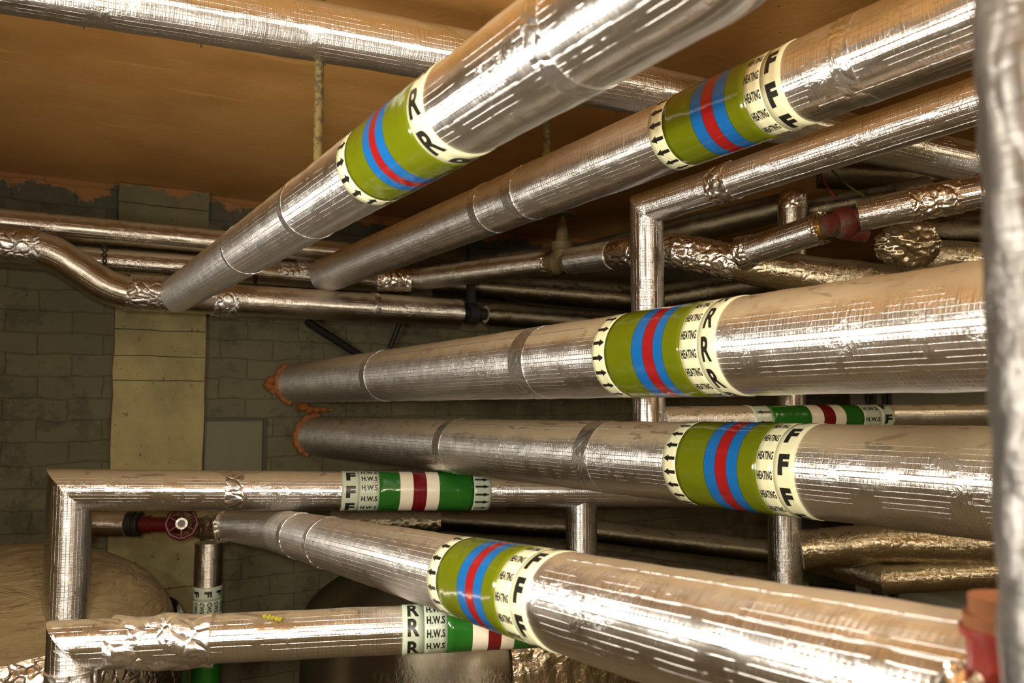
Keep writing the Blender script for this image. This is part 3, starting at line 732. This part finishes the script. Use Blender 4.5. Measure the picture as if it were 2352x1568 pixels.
# pipes deep behind, right side
def bg(name, pts, r_, mat, label, **k): return pipe(name, pts, r_, mat, label, **k)
bg('background_pipe', [at(1150, 612, 4.4), at(1330, 592, 4.3), at(1818, 470, 3.0)], [.074, .072, .05], F_SHADED, 'dim foil pipe rising behind the square elbow pipe to a capped riser')
bg('riser_pipe', [at(1820, 462, 2.95), at(1817, 880, 2.95), at(1817, 960, 2.95)], .05, F_FAR, 'vertical foil riser with a rounded top behind the branch to the red valve')
bm = bmesh.new(); c = at(1820, 462, 2.95); ro = [o for o in bpy.data.objects if o.name.startswith('riser_pipe')][-1]
lathe(bm, c, (0, 0, 1), [(-.03, .051), (0, .0515), (.02, .048), (.036, .036), (.045, .018), (.048, 0)], 40)
for q in bm.verts: q.co += (q.co - c).normalized() * .003 * noise.noise(q.co * 60)
mesh_obj('rounded_cap', bm, F_CRUMP, ro)
bg('background_pipe', [at(1855, 484, 3.0), at(2040, 452, 2.95), at(2120, 430, 3.2)], .042, F_SHADED, 'dim thin foil pipe right of the rounded riser, behind the red valve')
bg('background_pipe', [at(1880, 395, 3.6), at(2420, 420, 3.4)], .07, F_SHADED, 'dim pipe crossing behind the end of the ceiling pipe at the right')
bg('background_pipe', [at(2120, 528, 2.9), at(2500, 545, 2.7)], .07, F_SHADED, 'dark pipe just under the crumpled foil sleeve at the right')
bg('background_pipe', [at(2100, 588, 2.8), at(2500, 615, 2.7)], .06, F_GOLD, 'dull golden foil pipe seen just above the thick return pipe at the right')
bg('background_pipe', [at(1000, 650, 4.4), at(1500, 690, 4.2), at(1800, 640, 3.9)], .07, F_SHADED, 'dark shadowy pipe low behind the bronze valve')
bg('background_pipe', [at(960, 1190, 4.15), at(1310, 1212, 4.05), at(1850, 1277, 3.95)], .055, F_SHADED, 'dim pipe seen beneath the thick flow pipe, upper of two in shadow')
bg('background_pipe', [at(1250, 1268, 4.3), at(1850, 1360, 4.3)], .055, F_SHADED, 'dim pipe seen beneath the thick flow pipe, lower of two in shadow')
# foil lump
bm = bmesh.new(); lc = at(2090, 560, 2.5)
bmesh.ops.create_uvsphere(bm, u_segments=80, v_segments=50, radius=1)
for q in bm.verts:
    s_ = 1 + .25 * noise.noise(q.co * 1.6) + .12 * (1 - 2 * abs(noise.noise(q.co * 4.2))) + .05 * (1 - 2 * abs(noise.noise(q.co * 11)))
    q.co = lc + (RGT * q.co.x * .085 + FWD * q.co.y * .06 + UPV * q.co.z * .062) * s_
o = mesh_obj('foil_bundle', bm, F_GOLD); o['label'] = 'crumpled lump of foil wrapping below the pipe sleeve at the right'; o['category'] = 'foil wrap'
# golden pipes at lower right
s0 = q2 + V((.03, 0, -.16))
G1 = bg('golden_pipe', [at(1840, 1262, 3.42), at(2020, 1248, 3.35), at(2500, 1254, 3.2)], .08, F_GOLD, 'golden foil pipe under the thick flow pipe at the right, upper one', amp=.003)
G2 = bg('golden_pipe', [at(1800, 1265, 3.9), at(2035, 1330, 3.3), at(2500, 1308, 3.2)], .056, F_GOLD, 'golden foil pipe at the right with a kinked elbow, lower one', amp=.003, crumple=.001, step=.01)
# coloured wires in the dark gap
def wire(pts, mat, label):
    bm = bmesh.new(); tube(bm, fillet([V(p) for p in pts], .05), .004, seg=8, step=.01); o = mesh_obj('cable', bm, mat); o['label'] = label; o['category'] = 'cable'
wire([at(1905, 385, 2.9), at(1945, 425, 2.9), at(1985, 450, 2.9)], M_WIRE_YG, 'green and yellow cable in the dark gap above the rounded riser')
wire([at(1880, 385, 2.95), at(1895, 425, 2.95), at(1925, 460, 2.95)], M_WIRE_RED, 'thin dark red cable beside the green and yellow one')

# near vertical pipe at right edge
vp = at(2456, 784, .455)
PV = pipe('vertical_pipe', [V((vp.x, vp.y, ZF)), V((vp.x, vp.y, ZC))], .04, F_DULL, 'blurred foil-clad vertical pipe close by at the right edge', cat='pipe', amp=.003, wl=.03, step=.01)
# red flanged stub on the end of the low flow pipe
fl = L8.at(L8.s_px(2296), R(14), .070)
fb = empty('red_flange', fl, 'red and rusty flanged stub rising from the end of the low foreground pipe', 'valve')
bm = bmesh.new(); lathe(bm, fl, (0, 0, 1), [(-.01, .0), (-.01, .025), (.036, .0265), (.037, .031), (.043, .031), (.043, 0)], 40); mesh_obj('valve_body', bm, plain('bright_red_paint', srgb(146, 44, 34), .4, bump=.001, var=.3), fb)
bm = bmesh.new(); lathe(bm, fl, (0, 0, 1), [(.043, 0), (.043, .028), (.053, .028), (.053, .024), (.066, .024), (.066, 0)], 40); mesh_obj('rusty_collar', bm, plain('rust', srgb(150, 96, 60), .8, bump=.002, var=.4), fb)
bm = bmesh.new(); n_ = 28
tube(bm, [fl + V((math.cos(2 * math.pi * i / n_) * .036, math.sin(2 * math.pi * i / n_) * .036, -.004 + .006 * math.sin(i * 1.9))) for i in range(n_ + 1)], .009, seg=20, step=.003, crumple=.006, seed=77)
mesh_obj('crumpled_foil_collar', bm, F_CRUMP, P8)

# left: dark red valve at the far end of the low pipe, and its stub
z_ = 3.36
u0, u1, u2, u3 = at(492, 1204, z_), at(440, 1204, z_), at(292, 1203, z_), at(150, 1202, z_)
PS = pipe('stub_pipe', [u2, u3], .048, F_FAR, 'short foil pipe stub between the left elbow pipe and the dark red valve')
rv2 = empty('gate_valve', u1.lerp(u2, .5), 'dark red gate valve with a round handwheel facing out, above the cold water pipe', 'valve')
bm = bmesh.new(); tube(bm, [u0, u2], .026, seg=28, step=.02)
du = (u2 - u1).normalized()
lathe(bm, u1.lerp(u2, .45), du, [(-.08, 0), (-.08, .036), (-.05, .036), (-.045, .03), (.045, .03), (.05, .036), (.08, .036), (.08, 0)], 24); mesh_obj('valve_body', bm, M_DARKRED, rv2)
bm = bmesh.new(); lathe(bm, u2 - du * .035, du, [(-.02, 0), (-.02, .05), (-.004, .05), (-.004, .042), (.004, .042), (.004, .05), (.03, .05), (.03, 0)], 10); mesh_obj('flange', bm, M_BLACK, rv2, smooth=False)
wc = at(417, 1202, z_ - .14); handwheel(wc, -wc, .055, .008, M_DARKRED, rv2, 6)
bm = bmesh.new(); tube(bm, [wc, at(417, 1202, z_)], .009, seg=12); mesh_obj('spindle', bm, M_BRASS, rv2)
bm = bmesh.new(); lathe(bm, wc * .995, -wc, [(0, .014), (.004, .014), (.004, .022), (0, .022)], 24); mesh_obj('hub_ring', bm, M_CREAM, rv2)
bm = bmesh.new(); tube(bm, [at(455, 1204, z_), at(520, 1208, z_ - .1)], [.05, .062], seg=64, step=.006, crumple=.006, seed=71); mesh_obj('crumpled_foil_wrap', bm, F_CRUMP, P8)

# cold water pipe
cw = at(480, 1245, 3.38)
PCW = pipe('cold_water_pipe', [cw, V((cw.x, cw.y, ZF))], .055, F_FAR, 'vertical foil cold water pipe with grey CWS and F tape, below the dark red valve')
LCW = Line(cw, V((cw.x, cw.y, ZF)), .055)
sa, sb, sc_, sd_ = (LCW.s_px(0, y) for y in (1350, 1381, 1412, 1500))
t = band(LCW, [(sa, sb, M_GREYCREAM)], 'letter_tape', PCW, .0012, 48); legend(LCW, sa, sb, glyph('F', .05), (50, 2, -50), .028, t, 'printed_letters', .0018, hw=.022)
t = band(LCW, [(sb, sc_ + .02, M_GREYCREAM)], 'legend_tape', PCW, .0012, 48); legend(LCW, sb, sc_, glyph('CWS', .04), (66, 36, 8, -22, -50), .018, t, 'printed_legend', .0018, fill=.8)
band(LCW, [(sc_ + .02, sc_ + .32, M_GREEN)], 'colour_band', PCW, .0012, 48)

# ------------------------------------------------------------------ vessels
def dome(name, c, r_, top, h, bottom, mat, label, cat, amp=.01, seg=96):
    root = empty(name, V((c[0], c[1], bottom)), label, cat)
    prof = [(bottom, r_), (top - h, r_)] + [(top - h + h * math.sin(R(a_)), r_ * math.cos(R(a_))) for a_ in range(3, 90, 3)] + [(top, 0)]
    pr = []
    for i in range(12): pr.append((bottom + (top - h - bottom) * i / 12, r_))
    pr += prof[1:]
    bm = bmesh.new(); lathe(bm, (c[0], c[1], 0), (0, 0, 1), pr, seg)
    for q in bm.verts:
        d = V((q.co.x - c[0], q.co.y - c[1], 0)); q.co += d.normalized() * amp * noise.noise(q.co * 6) if d.length > .01 else V()
        q.co.z += amp * noise.noise(q.co * 5 + V((9, 0, 0)))
    return root, mesh_obj('vessel_shell', bm, mat, root)
v1c = at(40, 1450, 3.0)
VS1, _ = dome('water_cylinder', (v1c.x, v1c.y), .53, -.53, .36, ZF, M_CLOTH, 'domed water cylinder wrapped in beige cloth at the bottom left', 'tank', amp=.014)
bm = bmesh.new()
# foil skirt round the lower part of the first vessel
pr = [(ZF, .57), (-1.02, .57), (-.88, .56), (-.84, .555), (-.80, .53)]
pr2 = []
for i in range(len(pr) - 1):
    for k in range(8): t = k / 8; pr2.append((pr[i][0] * (1 - t) + pr[i + 1][0] * t, pr[i][1] * (1 - t) + pr[i + 1][1] * t))
pr2.append(pr[-1]); lathe(bm, (v1c.x, v1c.y, 0), (0, 0, 1), pr2, 160)
for q in bm.verts:
    d = V((q.co.x - v1c.x, q.co.y - v1c.y, 0)).normalized(); q.co += d * (.012 * (1 - 2 * abs(noise.noise(q.co * 14)))) + V((0, 0, .03 * noise.noise(q.co * 4)))
mesh_obj('foil_skirt', bm, F_CRUMP, VS1)
v2c = at(1085, 1450, 3.28)
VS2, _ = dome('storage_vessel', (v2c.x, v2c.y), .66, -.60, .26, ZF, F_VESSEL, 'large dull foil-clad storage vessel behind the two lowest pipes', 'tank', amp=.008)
# crumpled foil patch on its shoulder
bm = bmesh.new(); seg = 120; rows = []
for i in range(60):
    a_ = R(-8 + 50 * i / 59); row = []
    for j in range(seg):
        th = R(-107 + 48 * j / (seg - 1)); rr = .668 * math.cos(max(0, a_)); z = -.86 + .26 * math.sin(a_) if a_ > 0 else -.86 + a_ * 3
        q = V((v2c.x + rr * math.cos(th), v2c.y + rr * math.sin(th), z)); d = V((math.cos(th), math.sin(th), .3)).normalized()
        row.append(bm.verts.new(q + d * (.012 + .014 * (1 - 2 * abs(noise.noise(q * 13))) + .006 * (1 - 2 * abs(noise.noise(q * 34))))))
    rows.append(row)
for i in range(59):
    for j in range(seg - 1): bm.faces.new((rows[i][j], rows[i][j + 1], rows[i + 1][j + 1], rows[i + 1][j]))
mesh_obj('crumpled_foil_patch', bm, F_PATCH, VS2)
# crumpled foil elbow seen just under the hot water tape
bg('background_pipe', [at(760, 1200, 3.35), at(1012, 1200, 3.4)], .055, F_SHADED, 'crumpled foil elbow peeping out just below the H.W.S flow tapes', crumple=.004, step=.006)

# far right: pale cabinet with conduits seen through the gaps
cb = empty('control_cabinet', V((4.6, 2.2, ZF)), 'pale control cabinet far behind, glimpsed through the gaps at the right', 'cabinet')
c_ = at(2160, 1000, 4.6)
bm = bmesh.new(); box(bm, (c_.x - .1, c_.y - .7, ZF), (c_.x + .3, c_.y + .5, .2)); mesh_obj('cabinet_body', bm, M_GREY, cb, smooth=False)
for k, yy in enumerate((.36, .32, .25, .22)):
    bm = bmesh.new(); q = V((c_.x - .125, c_.y + yy, 0)); tube(bm, [V((q.x, q.y, ZF)), V((q.x, q.y, .2))], .012, seg=12, step=.3); mesh_obj('conduit', bm, M_BLACK, cb)
